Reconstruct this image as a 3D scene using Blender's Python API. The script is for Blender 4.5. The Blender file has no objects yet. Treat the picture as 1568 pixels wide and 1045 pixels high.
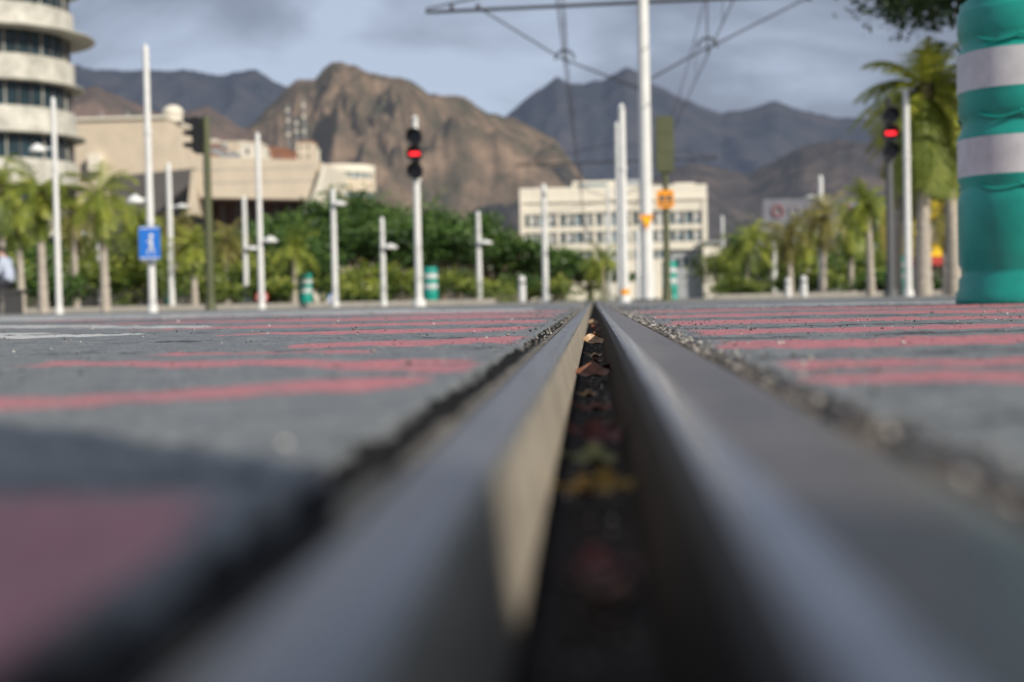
import bpy, math, random
import numpy as np
from mathutils import Vector, Matrix, noise as mn
random.seed(7); R=np.random.RandomState(7)
sc=bpy.context.scene
# ------------------------------------------------------------------ helpers turning image pixels into world positions
F=2178.0; YAW=math.radians(3.31); H=0.04
def bx(px,D):
    """world x of an image pixel column at depth D"""
    return D*math.tan(math.atan((px-784)/F)-YAW)
def bz(px,py,D):
    """world height of an image pixel at depth D"""
    hy=461-0.02*(px-784)
    dep=D*math.cos(YAW)-bx(px,D)*math.sin(YAW)
    return H+(hy-py)/F*dep
# ------------------------------------------------------------------ materials
def nmat(name):
    m=bpy.data.materials.new(name); m.use_nodes=True
    return m,m.node_tree.nodes,m.node_tree.links,m.node_tree.nodes['Principled BSDF']
def mat(name,col,rough=.6,metal=0,var=.15,scale=3.0,bump=0.0,bscale=40,emis=None,spec=.5,col2=None):
    m,n,l,b=nmat(name)
    tc=n.new('ShaderNodeTexCoord'); ns=n.new('ShaderNodeTexNoise'); ns.inputs['Scale'].default_value=scale; ns.inputs['Detail'].default_value=8
    ns.inputs['Roughness'].default_value=.65
    l.new(tc.outputs['Object'],ns.inputs['Vector'])
    r=n.new('ShaderNodeValToRGB'); r.color_ramp.elements[0].position=.3; r.color_ramp.elements[1].position=.72
    c2=col2 if col2 else [min(1,c*(1+var)) for c in col]
    r.color_ramp.elements[0].color=(*[c*(1-var) for c in col],1); r.color_ramp.elements[1].color=(*c2,1)
    l.new(ns.outputs['Fac'],r.inputs['Fac']); l.new(r.outputs['Color'],b.inputs['Base Color'])
    b.inputs['Roughness'].default_value=rough; b.inputs['Metallic'].default_value=metal
    b.inputs['Specular IOR Level'].default_value=spec
    if bump:
        n2=n.new('ShaderNodeTexNoise'); n2.inputs['Scale'].default_value=bscale; n2.inputs['Detail'].default_value=6
        l.new(tc.outputs['Object'],n2.inputs['Vector'])
        bp=n.new('ShaderNodeBump'); bp.inputs['Strength'].default_value=bump; bp.inputs['Distance'].default_value=.02
        l.new(n2.outputs['Fac'],bp.inputs['Height']); l.new(bp.outputs['Normal'],b.inputs['Normal'])
    if emis:
        b.inputs['Emission Color'].default_value=(*emis[:3],1); b.inputs['Emission Strength'].default_value=emis[3]
    return m
def leafmat(name,dark,mid,light,trans=.25):
    m,n,l,b=nmat(name)
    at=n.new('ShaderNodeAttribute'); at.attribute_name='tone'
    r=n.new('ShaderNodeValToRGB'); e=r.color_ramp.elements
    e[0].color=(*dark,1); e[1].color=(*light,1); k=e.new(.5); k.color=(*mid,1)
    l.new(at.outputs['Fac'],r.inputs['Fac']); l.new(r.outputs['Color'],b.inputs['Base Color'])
    b.inputs['Roughness'].default_value=.5
    t=n.new('ShaderNodeBsdfTranslucent'); l.new(r.outputs['Color'],t.inputs['Color'])
    mx=n.new('ShaderNodeMixShader'); mx.inputs[0].default_value=trans
    l.new(b.outputs[0],mx.inputs[1]); l.new(t.outputs[0],mx.inputs[2]); l.new(mx.outputs[0],n['Material Output'].inputs['Surface'])
    return m
WHITEP=mat('white_pole_paint',(.66,.67,.66),.45,var=.1)
GREYP=mat('grey_pole_paint',(.10,.105,.11),.45)
OLIVE=mat('olive_paint',(.085,.095,.045),.5)
BLACK=mat('black_plastic',(.012,.012,.013),.45)
TEAL=mat('teal_plastic',(.008,.28,.225),.36,var=.25,scale=4,bump=.12,bscale=9)
REFL=mat('white_reflective_band',(.52,.53,.54),.4,var=.18,scale=9)
REDL=mat('red_signal_light',(.6,.01,.01),.4,emis=(1,.02,.03,2.2))
LENS=mat('dark_lens',(.03,.03,.035),.15)
BLUE=mat('blue_sign',(.02,.17,.62),.4,var=.05)
SWHITE=mat('sign_white',(.78,.78,.78),.4,var=.03)
ORANGE=mat('orange_sign',(.85,.32,.01),.5,var=.05)
YELLOW=mat('yellow_paint',(.80,.58,.02),.5,var=.06)
REDP=mat('red_paint',(.50,.05,.04),.5)
TRUNK=mat('bark',(.16,.125,.09),.9,scale=6,var=.35,bump=.6,bscale=12)
PTRUNK=mat('palm_trunk_bark',(.40,.36,.31),.9,scale=8,var=.25,bump=.6,bscale=14)
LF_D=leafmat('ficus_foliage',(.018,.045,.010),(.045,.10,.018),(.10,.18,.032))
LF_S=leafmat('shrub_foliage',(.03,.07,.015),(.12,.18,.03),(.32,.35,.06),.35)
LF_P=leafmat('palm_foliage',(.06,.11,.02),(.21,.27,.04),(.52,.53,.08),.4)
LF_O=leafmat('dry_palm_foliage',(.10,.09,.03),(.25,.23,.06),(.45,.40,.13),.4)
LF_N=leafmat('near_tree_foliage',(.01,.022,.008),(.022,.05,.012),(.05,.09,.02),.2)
CABLE=mat('cable_steel',(.05,.05,.055),.5,metal=.3)
# ------------------------------------------------------------------ mesh builder
class MB:
    def __init__(s): s.v=[];s.f=[];s.m=[];s.mats=[];s.sm=[]
    def mi(s,m):
        if m not in s.mats: s.mats.append(m)
        return s.mats.index(m)
    def add(s,vs,fs,m,smooth=False):
        o=len(s.v); s.v+= [tuple(p) for p in vs]; k=s.mi(m)
        for f in fs: s.f.append(tuple(i+o for i in f)); s.m.append(k); s.sm.append(smooth)
    def box(s,x0,x1,y0,y1,z0,z1,m,bev=0):
        if bev:
            b=bev; sec=[(x0+b,z0),(x1-b,z0),(x1,z0+b),(x1,z1-b),(x1-b,z1),(x0+b,z1),(x0,z1-b),(x0,z0+b)]
            s.prism(sec,y0,y1,m); return
        v=[(x0,y0,z0),(x1,y0,z0),(x1,y1,z0),(x0,y1,z0),(x0,y0,z1),(x1,y0,z1),(x1,y1,z1),(x0,y1,z1)]
        s.add(v,[(0,3,2,1),(4,5,6,7),(0,1,5,4),(1,2,6,5),(2,3,7,6),(3,0,4,7)],m)
    def prism(s,sec,y0,y1,m,smooth=False):
        n=len(sec); v=[(x,y0,z) for x,z in sec]+[(x,y1,z) for x,z in sec]
        s.add(v,[tuple(range(n)),tuple(range(2*n-1,n-1,-1))]+[(i,i+n,(i+1)%n+n,(i+1)%n) for i in range(n)],m,smooth)
    def cyl(s,p0,p1,r0,r1,m,n=12,cap=True):
        p0=Vector(p0);p1=Vector(p1);d=(p1-p0).normalized()
        a=d.orthogonal().normalized(); b=d.cross(a)
        v=[]
        for p,r in((p0,r0),(p1,r1)):
            for i in range(n):
                t=2*math.pi*i/n; v.append(p+a*(r*math.cos(t))+b*(r*math.sin(t)))
        s.add(v,[(i,(i+1)%n,(i+1)%n+n,i+n) for i in range(n)],m,True)
        if cap: s.add(v,[tuple(range(n-1,-1,-1)),tuple(range(n,2*n))],m)
    def path(s,pts,r,m,n=6):
        for a,b in zip(pts[:-1],pts[1:]): s.cyl(a,b,r,r,m,n)
    def lathe(s,prof,c,m,n=24,mf=None,a0=0,a1=2*math.pi,smooth=True):
        cx,cy,cz=c; full=abs(a1-a0-2*math.pi)<1e-6; k=n if full else n+1
        v=[(cx+r*math.cos(a0+(a1-a0)*i/n),cy+r*math.sin(a0+(a1-a0)*i/n),cz+z) for r,z in prof for i in range(k)]
        o=len(s.v); s.v+=v
        for j in range(len(prof)-1):
            mm=s.mi(mf(j) if mf else m)
            for i in range(n):
                i2=(i+1)%k
                s.f.append((o+j*k+i,o+j*k+i2,o+(j+1)*k+i2,o+(j+1)*k+i)); s.m.append(mm); s.sm.append(smooth)
    def build(s,name,loc=(0,0,0),parent=None,rot=0):
        me=bpy.data.meshes.new(name); me.from_pydata(s.v,[],s.f)
        for m in s.mats: me.materials.append(m)
        me.polygons.foreach_set('material_index',s.m); me.polygons.foreach_set('use_smooth',s.sm); me.update()
        o=bpy.data.objects.new(name,me); sc.collection.objects.link(o); o.location=loc; o.rotation_euler[2]=rot
        if parent: o.parent=parent
        return o
def np_mesh(name,V,Fq,material,loc=(0,0,0),tone=None,parent=None,smooth=False):
    me=bpy.data.meshes.new(name); k=Fq.shape[1]
    me.vertices.add(len(V)); me.vertices.foreach_set('co',V.astype(np.float32).ravel())
    me.loops.add(Fq.size); me.loops.foreach_set('vertex_index',Fq.astype(np.int32).ravel())
    me.polygons.add(len(Fq)); me.polygons.foreach_set('loop_start',np.arange(0,Fq.size,k,dtype=np.int32))
    me.update(calc_edges=True); me.validate()
    if smooth: me.polygons.foreach_set('use_smooth',np.ones(len(Fq),bool))
    if tone is not None:
        a=me.attributes.new('tone','FLOAT','FACE'); a.data.foreach_set('value',tone.astype(np.float32))
    me.materials.append(material)
    o=bpy.data.objects.new(name,me); sc.collection.objects.link(o); o.location=loc
    if parent: o.parent=parent
    return o
def empty(name,loc):
    e=bpy.data.objects.new(name,None); sc.collection.objects.link(e); e.location=loc; e.empty_display_size=.2; return e
# ------------------------------------------------------------------ world / sun / camera
sd=Vector((.62,-.60,.50)).normalized(); elev=math.asin(sd.z); az=math.atan2(sd.x,sd.y)
w=bpy.data.worlds.new('World'); sc.world=w; w.use_nodes=True; n=w.node_tree.nodes; l=w.node_tree.links
bg=n['Background']; bg.inputs['Strength'].default_value=.1
sk=n.new('ShaderNodeTexSky'); sk.sky_type='NISHITA'; sk.sun_disc=False; sk.sun_elevation=elev; sk.sun_rotation=az
tc=n.new('ShaderNodeTexCoord'); mp=n.new('ShaderNodeMapping'); mp.inputs['Scale'].default_value=(2.2,2.2,6.5); mp.inputs['Location'].default_value=(.9,.2,.35)
nz=n.new('ShaderNodeTexNoise'); nz.inputs['Scale'].default_value=1.8; nz.inputs['Detail'].default_value=5; nz.inputs['Roughness'].default_value=.48; nz.inputs['Distortion'].default_value=.4
rp=n.new('ShaderNodeValToRGB'); e=rp.color_ramp.elements
e[0].position=.36; e[0].color=(1.9,2.15,2.8,1); e[1].position=.66; e[1].color=(5.0,5.8,7.3,1)
k=e.new(.53); k.color=(2.95,3.4,4.4,1)
sx=n.new('ShaderNodeSeparateXYZ'); l.new(tc.outputs['Generated'],sx.inputs[0])
ma=n.new('ShaderNodeMath'); ma.operation='MULTIPLY_ADD'; ma.inputs[1].default_value=-.16
l.new(tc.outputs['Generated'],mp.inputs['Vector']); l.new(mp.outputs[0],nz.inputs['Vector'])
l.new(sx.outputs['X'],ma.inputs[0]); l.new(nz.outputs['Fac'],ma.inputs[2]); l.new(ma.outputs[0],rp.inputs['Fac'])
mx=n.new('ShaderNodeMixRGB'); mx.inputs[0].default_value=.92; l.new(sk.outputs[0],mx.inputs[1]); l.new(rp.outputs[0],mx.inputs[2]); l.new(mx.outputs[0],bg.inputs['Color'])
sl=bpy.data.lights.new('sun','SUN'); sl.energy=5.0; sl.angle=math.radians(.5); sl.color=(1,.92,.80)
so=bpy.data.objects.new('sun',sl); sc.collection.objects.link(so); so.rotation_euler=sd.to_track_quat('Z','Y').to_euler()
cam=bpy.data.cameras.new('camera'); co=bpy.data.objects.new('camera',cam); sc.collection.objects.link(co); sc.camera=co
cam.lens=50; cam.sensor_width=36; cam.clip_start=.02; cam.clip_end=20000
cam.dof.use_dof=True; cam.dof.focus_distance=2.0; cam.dof.aperture_fstop=5.2
co.matrix_world=Matrix.Translation((0,0,H))@Matrix.Rotation(YAW,4,'Z')@Matrix.Rotation(math.radians(90-1.617),4,'X')@Matrix.Rotation(math.radians(-1.15),4,'Z')
vs=sc.view_settings; vs.view_transform='Standard'; vs.look='None'; vs.exposure=0
# ------------------------------------------------------------------ ground
def inq(X,Y,q):
    d=np.full(X.shape,1e9); n=len(q); A=0
    for i in range(n): A+=q[i][0]*q[(i+1)%n][1]-q[(i+1)%n][0]*q[i][1]
    s=1 if A>0 else -1
    for i in range(n):
        (x0,y0),(x1,y1)=q[i],q[(i+1)%n]; L=math.hypot(x1-x0,y1-y0)
        d=np.minimum(d,s*((x1-x0)*(Y-y0)-(y1-y0)*(X-x0))/L)
    return d
redL=[[(-.62,.50),(-.263,.605),(-.263,.70),(-.62,.62)],[(-.264,.605),(-.10,.735),(-.09,.86),(-.264,.71)],
 [(-.46,1.08),(-.20,.97),(-.20,1.09),(-.46,1.18)],[(-.205,.97),(-.078,.86),(-.085,1.05),(-.205,1.09)],
 [(-.42,1.25),(-.2,1.23),(-.2,1.31),(-.42,1.35)],
 [(-.32,1.42),(-.08,1.48),(-.08,1.75),(-.36,1.58)],
 [(-.55,2.0),(-.09,2.05),(-.09,2.35),(-.5,2.3)],
 [(-.9,2.7),(-.1,2.75),(-.1,3.2),(-.8,3.05)],
 [(-1.5,3.9),(-.1,3.7),(-.1,4.3),(-1.4,4.4)],
 [(-2.2,5.2),(-.1,5.0),(-.1,5.6),(-2.2,5.8)],
 [(-.40,.10),(-.060,.13),(-.060,.24),(-.088,.322),(-.40,.322)]]
redR=[[(.104,.70),(.6,.58),(.6,.72),(.107,.79)],[(.11,.82),(.6,.78),(.6,.93),(.118,.93)],
 [(.115,1.18),(1.2,1.12),(1.2,1.32),(.115,1.40)],[(.12,1.65),(1.6,1.6),(1.6,1.85),(.12,1.9)],
 [(.12,2.25),(2,2.2),(2,2.55),(.12,2.6)],[(.13,3.0),(2.4,2.95),(2.4,3.4),(.13,3.45)],[(.14,4.1),(3,4.0),(3,4.8),(.14,4.8)]]
whiteL=[[(-2.6,4.3),(-.81,2.98),(-.85,3.2),(-2.4,4.9)],[(-1.5,2.3),(-.77,2.2),(-.75,2.38),(-1.4,2.75)],[(-3.4,6.4),(-.3,6.2),(-.3,7.2),(-3.6,7.3)],[(-5,8.6),(-1,8.2),(-1,9.4),(-5,9.8)]]
whiteR=[[(.3,5.9),(4,5.7),(4,6.5),(.3,6.6)]]
jointL=[(.36,.022),(.47,.012),(1.02,.012),(1.38,.03),(1.82,.05),(2.5,.07),(3.5,.1),(4.8,.12)]
jointR=[(.5,.015),(.805,.012),(1.05,.05),(1.52,.06),(2.05,.07),(2.8,.08),(3.7,.1),(5.3,.15)]
def vnoise(X,Y,s,seed):
    r=np.random.RandomState(seed); T=r.rand(256,256)
    x=X/s; y=Y/s; xi=np.floor(x).astype(int); yi=np.floor(y).astype(int); fx=x-xi; fy=y-yi
    fx=fx*fx*(3-2*fx); fy=fy*fy*(3-2*fy); g=lambda a,b:T[a%256,b%256]
    return (g(xi,yi)*(1-fx)+g(xi+1,yi)*fx)*(1-fy)+(g(xi,yi+1)*(1-fx)+g(xi+1,yi+1)*fx)*fy
gm,n,l,b=nmat('worn_asphalt_with_paint')
at=n.new('ShaderNodeAttribute'); at.attribute_name='paint'; sp=n.new('ShaderNodeSeparateColor'); l.new(at.outputs['Color'],sp.inputs[0])
tc=n.new('ShaderNodeTexCoord')
def nn(scale,det=6,ro=.6):
    a=n.new('ShaderNodeTexNoise'); a.inputs['Scale'].default_value=scale; a.inputs['Detail'].default_value=det; a.inputs['Roughness'].default_value=ro
    l.new(tc.outputs['Object'],a.inputs['Vector']); return a
def ramp(src,p0,c0,p1,c1):
    r=n.new('ShaderNodeValToRGB'); r.color_ramp.elements[0].position=p0; r.color_ramp.elements[1].position=p1
    r.color_ramp.elements[0].color=(*c0,1); r.color_ramp.elements[1].color=(*c1,1); l.new(src,r.inputs['Fac']); return r
fine=nn(260,3,.7); mid=nn(22); big=nn(4)
base=ramp(mid.outputs['Fac'],.3,(.115,.127,.133),.72,(.215,.228,.232))
spk=ramp(fine.outputs['Fac'],.42,(.55,.55,.55),.66,(1.8,1.78,1.7))
mul=n.new('ShaderNodeMixRGB'); mul.blend_type='MULTIPLY'; mul.inputs[0].default_value=.7; l.new(base.outputs[0],mul.inputs[1]); l.new(spk.outputs[0],mul.inputs[2])
def layer(prev,chan,colr,lo=.42,hi=.62,mxv=.9,wear=1.1):
    a=n.new('ShaderNodeMath'); a.operation='ADD'; l.new(sp.outputs[chan],a.inputs[0])
    wv=n.new('ShaderNodeMath'); wv.operation='MULTIPLY_ADD'; l.new(mid.outputs['Fac'],wv.inputs[0]); wv.inputs[1].default_value=wear; wv.inputs[2].default_value=-wear/2
    l.new(wv.outputs[0],a.inputs[1]); r=ramp(a.outputs[0],lo,(0,0,0),hi,(mxv,)*3)
    m=n.new('ShaderNodeMixRGB'); l.new(r.outputs[0],m.inputs[0]); l.new(prev.outputs[0],m.inputs[1]); l.new(colr.outputs[0],m.inputs[2]); return m
redc=ramp(fine.outputs['Fac'],.33,(.28,.095,.105),.62,(.60,.21,.225))
whc=ramp(fine.outputs['Fac'],.35,(.35,.35,.35),.6,(.68,.68,.66))
dkc=ramp(fine.outputs['Fac'],.35,(.015,.015,.016),.65,(.07,.065,.06))
c=layer(mul,'Red',redc,.42,.90,.93,1.6); c=layer(c,'Green',whc,.42,.75,.9,1.6); c=layer(c,'Blue',dkc)
l.new(c.outputs[0],b.inputs['Base Color']); b.inputs['Roughness'].default_value=.5; b.inputs['Specular IOR Level'].default_value=.4
bp=n.new('ShaderNodeBump'); bp.inputs['Strength'].default_value=.6; bp.inputs['Distance'].default_value=.0015; l.new(fine.outputs['Fac'],bp.inputs['Height']); l.new(bp.outputs[0],b.inputs['Normal'])
def patch(sign,x_start,reds,whites,joints,seed):
    xs=[x_start]; 
    while abs(xs[-1])<7: xs.append(xs[-1]+sign*.004*(1+abs(xs[-1]-x_start)*3.0))
    ys=[-.4]
    while ys[-1]<13: ys.append(ys[-1]+.0045*(1+max(0,ys[-1])*1.15))
    X,Y=np.meshgrid(np.array(xs),np.array(ys)); r=np.random.RandomState(seed)
    jag=((vnoise(X,Y,.03,seed)-.5)*.018+(vnoise(X,Y,.15,seed+8)-.5)*.03)*np.clip(.5+Y*.4,.5,2)
    e=np.abs(X-x_start)<1e-6
    X=np.where(e,X+(vnoise(X,Y,.02,seed+5)-.5)*.006,X)
    Z=-.0035+(vnoise(X,Y,.012,seed+1)-.5)*.0016+(vnoise(X,Y,.06,seed+2)-.5)*.0024+(vnoise(X,Y,.5,seed+3)-.5)*.005*np.clip(np.abs(X)/.4,0,1)
    Z+=np.clip(r.rand(*X.shape)-.75,0,1)*.004
    def field(qs):
        f=np.zeros(X.shape)
        for q in qs: f=np.maximum(f,np.clip(.6+(inq(X,Y,q)+jag)/.02,0,1))
        return f
    Rr=field(reds); Gg=field(whites); B=np.zeros(X.shape)
    for yy,wd in joints:
        B=np.maximum(B,np.clip(1-np.abs(Y-(yy+X*.06)+jag*2)/wd,0,1)**.6*.9)
    Z-=B*.0035; Z=np.where(e,-.012,Z)
    B=np.maximum(B,np.clip(1-np.abs(X-x_start)/(.007 if sign<0 else .012),0,1)); Rr=Rr*(1-B)
    V=np.stack([X,Y,Z],-1).reshape(-1,3); ny,nx=X.shape; I=np.arange(nx*ny).reshape(ny,nx)
    Q=np.stack([I[:-1,:-1],I[:-1,1:],I[1:,1:],I[1:,:-1]],-1).reshape(-1,4)
    if sign<0: Q=Q[:,::-1]
    o=np_mesh('asphalt_pavement',V,Q,gm,smooth=True)
    a=o.data.attributes.new('paint','FLOAT_COLOR','POINT')
    C=np.stack([Rr,Gg,B,np.ones_like(B)],-1).reshape(-1); a.data.foreach_set('color',C.astype(np.float32))
patch(-1,-.070,redL,whiteL,jointL,3); patch(1,.094,redR,whiteR,jointR,11)
GM=mat('plaza_ground',(.24,.225,.195),.85,var=.25,scale=.6,bump=.3,bscale=8)
g=MB(); S=9000; z=-.02
def q(x0,x1,y0,y1): g.add([(x0,y0,z),(x1,y0,z),(x1,y1,z),(x0,y1,z)],[(0,1,2,3)],GM)
q(-S,-.06,-300,75); q(.088,S,-300,75); q(-S,S,75,S*1.3)
q(-.06,.088,-300,-6); g.build('ground')
# ------------------------------------------------------------------ rail
rm,n,l,b=nmat('worn_rail_steel'); tc=n.new('ShaderNodeTexCoord'); mp=n.new('ShaderNodeMapping'); mp.inputs['Scale'].default_value=(60,2.5,60); l.new(tc.outputs['Object'],mp.inputs[0])
a=n.new('ShaderNodeTexNoise'); a.inputs['Scale'].default_value=3; a.inputs['Detail'].default_value=9; a.inputs['Roughness'].default_value=.7; l.new(mp.outputs[0],a.inputs[0])
r=n.new('ShaderNodeValToRGB'); r.color_ramp.elements[0].color=(.11,.115,.13,1); r.color_ramp.elements[1].color=(.32,.32,.34,1); r.color_ramp.elements[0].position=.3; r.color_ramp.elements[1].position=.7
l.new(a.outputs['Fac'],r.inputs[0]); l.new(r.outputs[0],b.inputs['Base Color']); b.inputs['Metallic'].default_value=.65
r2=n.new('ShaderNodeMapRange'); r2.inputs[3].default_value=.16; r2.inputs[4].default_value=.42; l.new(a.outputs['Fac'],r2.inputs[0]); l.new(r2.outputs[0],b.inputs['Roughness'])
bp=n.new('ShaderNodeBump'); bp.inputs['Strength'].default_value=.2; bp.inputs['Distance'].default_value=.002; l.new(a.outputs['Fac'],bp.inputs['Height']); l.new(bp.outputs[0],b.inputs['Normal'])
STEEL=rm
DULL=mat('dull_rail_steel',(.12,.12,.13),.32,metal=.4,var=.4,scale=14,bump=.2,bscale=70,col2=(.21,.175,.155))
POL=mat('polished_running_band',(.42,.42,.445),.22,metal=.85,var=.3,scale=30)
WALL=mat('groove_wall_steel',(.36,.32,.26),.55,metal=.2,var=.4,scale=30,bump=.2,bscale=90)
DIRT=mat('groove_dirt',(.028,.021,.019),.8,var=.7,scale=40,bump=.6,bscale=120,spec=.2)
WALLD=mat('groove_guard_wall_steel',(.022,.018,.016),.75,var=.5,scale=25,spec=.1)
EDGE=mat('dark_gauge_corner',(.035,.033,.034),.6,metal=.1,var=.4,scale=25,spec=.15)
rl=MB()
def strip(sec,m,smooth=True):
    v=[(x,y,zz) for y in (-.6,75) for x,zz in sec]; k=len(sec)
    rl.add(v,[(i,i+1,i+1+k,i+k) for i in range(k-1)],m,smooth)
strip([(-.048,-.03),(-.0475,-.006),(-.0465,-.002),(-.044,0)],DULL)
strip([(-.044,0),(-.035,.0005),(-.0275,0),(-.0255,-.0008),(-.0245,-.003)],STEEL)
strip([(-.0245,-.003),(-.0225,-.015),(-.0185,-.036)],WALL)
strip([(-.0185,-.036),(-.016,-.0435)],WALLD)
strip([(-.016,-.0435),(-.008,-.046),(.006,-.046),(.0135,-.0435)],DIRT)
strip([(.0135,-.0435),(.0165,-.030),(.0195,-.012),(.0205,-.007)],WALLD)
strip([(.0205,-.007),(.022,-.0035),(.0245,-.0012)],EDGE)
strip([(.0245,-.0012),(.028,-.0002)],STEEL)
strip([(.028,-.0002),(.031,0.0002),(.036,.0004)],POL)
strip([(.036,.0004),(.055,.0002),(.070,-.0006),(.0755,-.002),(.0775,-.005),(.078,-.03)],DULL)
rl.build('tram_rail')
def filler(x0,x1,name,seed,m):
    ys=[-.5]
    while ys[-1]<60: ys.append(ys[-1]+.004*(1+max(0,ys[-1])*1.2))
    X,Y=np.meshgrid(np.linspace(x0,x1,12),np.array(ys)); r=np.random.RandomState(seed)
    Z=-.008+(vnoise(X,Y,.009,seed)-.5)*.006+(vnoise(X,Y,.05,seed+1)-.5)*.005+r.rand(*X.shape)*.0015
    V=np.stack([X,Y,Z],-1).reshape(-1,3); ny,nx=X.shape; I=np.arange(nx*ny).reshape(ny,nx)
    Q=np.stack([I[:-1,:-1],I[:-1,1:],I[1:,1:],I[1:,:-1]],-1).reshape(-1,4); np_mesh(name,V,Q,m,smooth=True)
filler(-.0795,-.0475,'joint_sealant',21,mat('sealant_left',(.010,.010,.011),.85,var=.4,scale=60,spec=.1,col2=(.02,.019,.018)))
filler(.0775,.105,'joint_sealant',22,mat('sealant_right',(.03,.027,.025),.75,var=.5,scale=45,spec=.2,col2=(.17,.14,.115)))
sl_=MB(); SAND=mat('sandy_sealing_edge',(.27,.225,.16),.8,var=.4,scale=40)
r=np.random.RandomState(4)
ys=np.cumsum(.012*(1+np.arange(300)*.02)); vv=[];ff=[]
for i,y in enumerate(np.concatenate([[-.3],ys])):
    wd=(.003+.0055*r.rand())*(1 if y>.3 else .3); vv+=[(-.0472,y,-.0012),(-.0472-wd,y,-.0022),(-.0472-wd-.002,y,-.010)]
    if i: o=3*(i-1); ff+=[(o,o+3,o+4,o+1),(o+1,o+4,o+5,o+2)]
sl_.add(vv,ff,SAND,True); sl_.build('sandy_joint_edge')
def stones(name,P,Sz,material,tone):
    N=len(P); r=np.random.RandomState(N)
    O=np.array([(1,0,0),(0,1,0),(-1,0,0),(0,-1,0),(0,0,1),(0,0,-1)],float)
    V=O[None]*(.6+.6*r.rand(N,6,1))*Sz[:,None,None]*np.array([1,1,.7]); a=r.rand(N)*6.3; c,s=np.cos(a)[:,None],np.sin(a)[:,None]
    V=np.stack([V[...,0]*c-V[...,1]*s,V[...,0]*s+V[...,1]*c,V[...,2]],-1)+P[:,None,:]
    T=np.array([(0,1,4),(1,2,4),(2,3,4),(3,0,4),(1,0,5),(2,1,5),(3,2,5),(0,3,5)])
    Fa=(T[None]+6*np.arange(N)[:,None,None]).reshape(-1,3)
    np_mesh(name,V.reshape(-1,3),Fa,material,tone=np.repeat(tone,8))
GR=leafmat('gravel_stone',(.03,.028,.026),(.15,.13,.11),(.60,.57,.52),0)
N=13000; y=.15+9*r.rand(N)**1.5; side=r.rand(N)
x=np.where(side<.42,.088+.010*r.randn(N),np.where(side<.48,-.060+.005*r.randn(N),np.where(side<.82,.12+3*r.rand(N)**2,-.08-3*r.rand(N)**2)))
ok=((x>.079)|(x<-.05))&~((x<0)&(x>-.08)&(y<1.2)); x=x[ok];y=y[ok];k=len(x)
s=np.where(r.rand(k)<.1,.0024,.0011)*(.6+.9*r.rand(k))
stones('gravel',np.stack([x,y,np.full(k,-.0022)],1),s*np.clip(.6+y*.25,0.6,1.9),GR,r.rand(k)**1.4)
def curl_leaf(loc,L,W,rot,curl,m,tilt=0):
    mb=MB(); nu,nv=9,5; vs=[];fs=[]
    for i in range(nu):
        u=i/(nu-1); wv=W*math.sin(math.pi*min(1,u*.92+.05))**.8
        for j in range(nv):
            v=(j/(nv-1)-.5)*2
            vs.append(((u-.5)*L, v*wv/2, curl*L*( (u-.5)**2*1.6)+abs(v)*wv*.28+.002*math.sin(9*u+3*v)))
    for i in range(nu-1):
        for j in range(nv-1): o=i*nv+j; fs.append((o,o+nv,o+nv+1,o+1))
    mb.add(vs,fs,m,True); mb.cyl((-L/2,0,curl*L*.4),(-L*.8,0,curl*L*.9),.0006,.0004,m,5)
    o=mb.build('fallen_leaf',loc); o.rotation_euler=(tilt,0,rot); return o
LB=mat('leaf_brown',(.15,.055,.025),.4,var=.5,scale=150); LT=mat('leaf_tan',(.34,.22,.12),.45,var=.4,scale=120)
LR=mat('leaf_red',(.12,.026,.016),.4,var=.5,scale=150); LY=mat('leaf_yellow',(.32,.19,.03),.45,var=.5,scale=120); LG=mat('leaf_green',(.17,.17,.05),.45,var=.5,scale=120)
for a in [((-.003,2.35,-.033),.038,.030,.5,.5,LT,.5),((.004,2.5,-.03),.034,.024,1.4,.6,LB,.7),((0,1.98,-.04),.02,.012,.2,.4,LT,.2),
 ((-.002,1.42,-.036),.034,.024,.15,.35,LB,.5),((.004,1.46,-.034),.028,.02,2.4,.6,LR,.3),((-.006,1.2,-.041),.014,.008,.2,.2,LT,.2),
 ((0,1.03,-.04),.024,.008,.1,.3,LB,.3),((.003,.90,-.041),.018,.01,.8,.3,LB,.1),((.001,.76,-.036),.026,.020,.5,.5,LR,.5),((.006,.80,-.034),.020,.014,1.8,.5,LB,.4),((-.001,.69,-.039),.022,.016,.1,.3,LG,.4),
 ((-.0055,.575,-.038),.017,.012,.1,.3,LY,.3),((.005,.565,-.036),.020,.015,.6,.4,LY,.4),((.002,.41,-.040),.022,.018,.6,.3,LR,.2),((.0,.385,-.041),.020,.014,2.1,.3,LB,.2),((.003,3.3,-.032),.032,.024,.9,.5,LB,.5),((-.003,4.2,-.032),.03,.022,.3,.5,LT,.5),((.004,1.75,-.038),.022,.014,1.2,.4,LB,.3)]:
    curl_leaf(*a)
r=np.random.RandomState(77); k=700; yy=.3+5*r.rand(k)**1.3
stones('groove_grit',np.stack([-.013+.024*r.rand(k),yy,np.full(k,-.0445)],1),.0009+.0016*r.rand(k),GR,r.rand(k)**1.8*.9)
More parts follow.
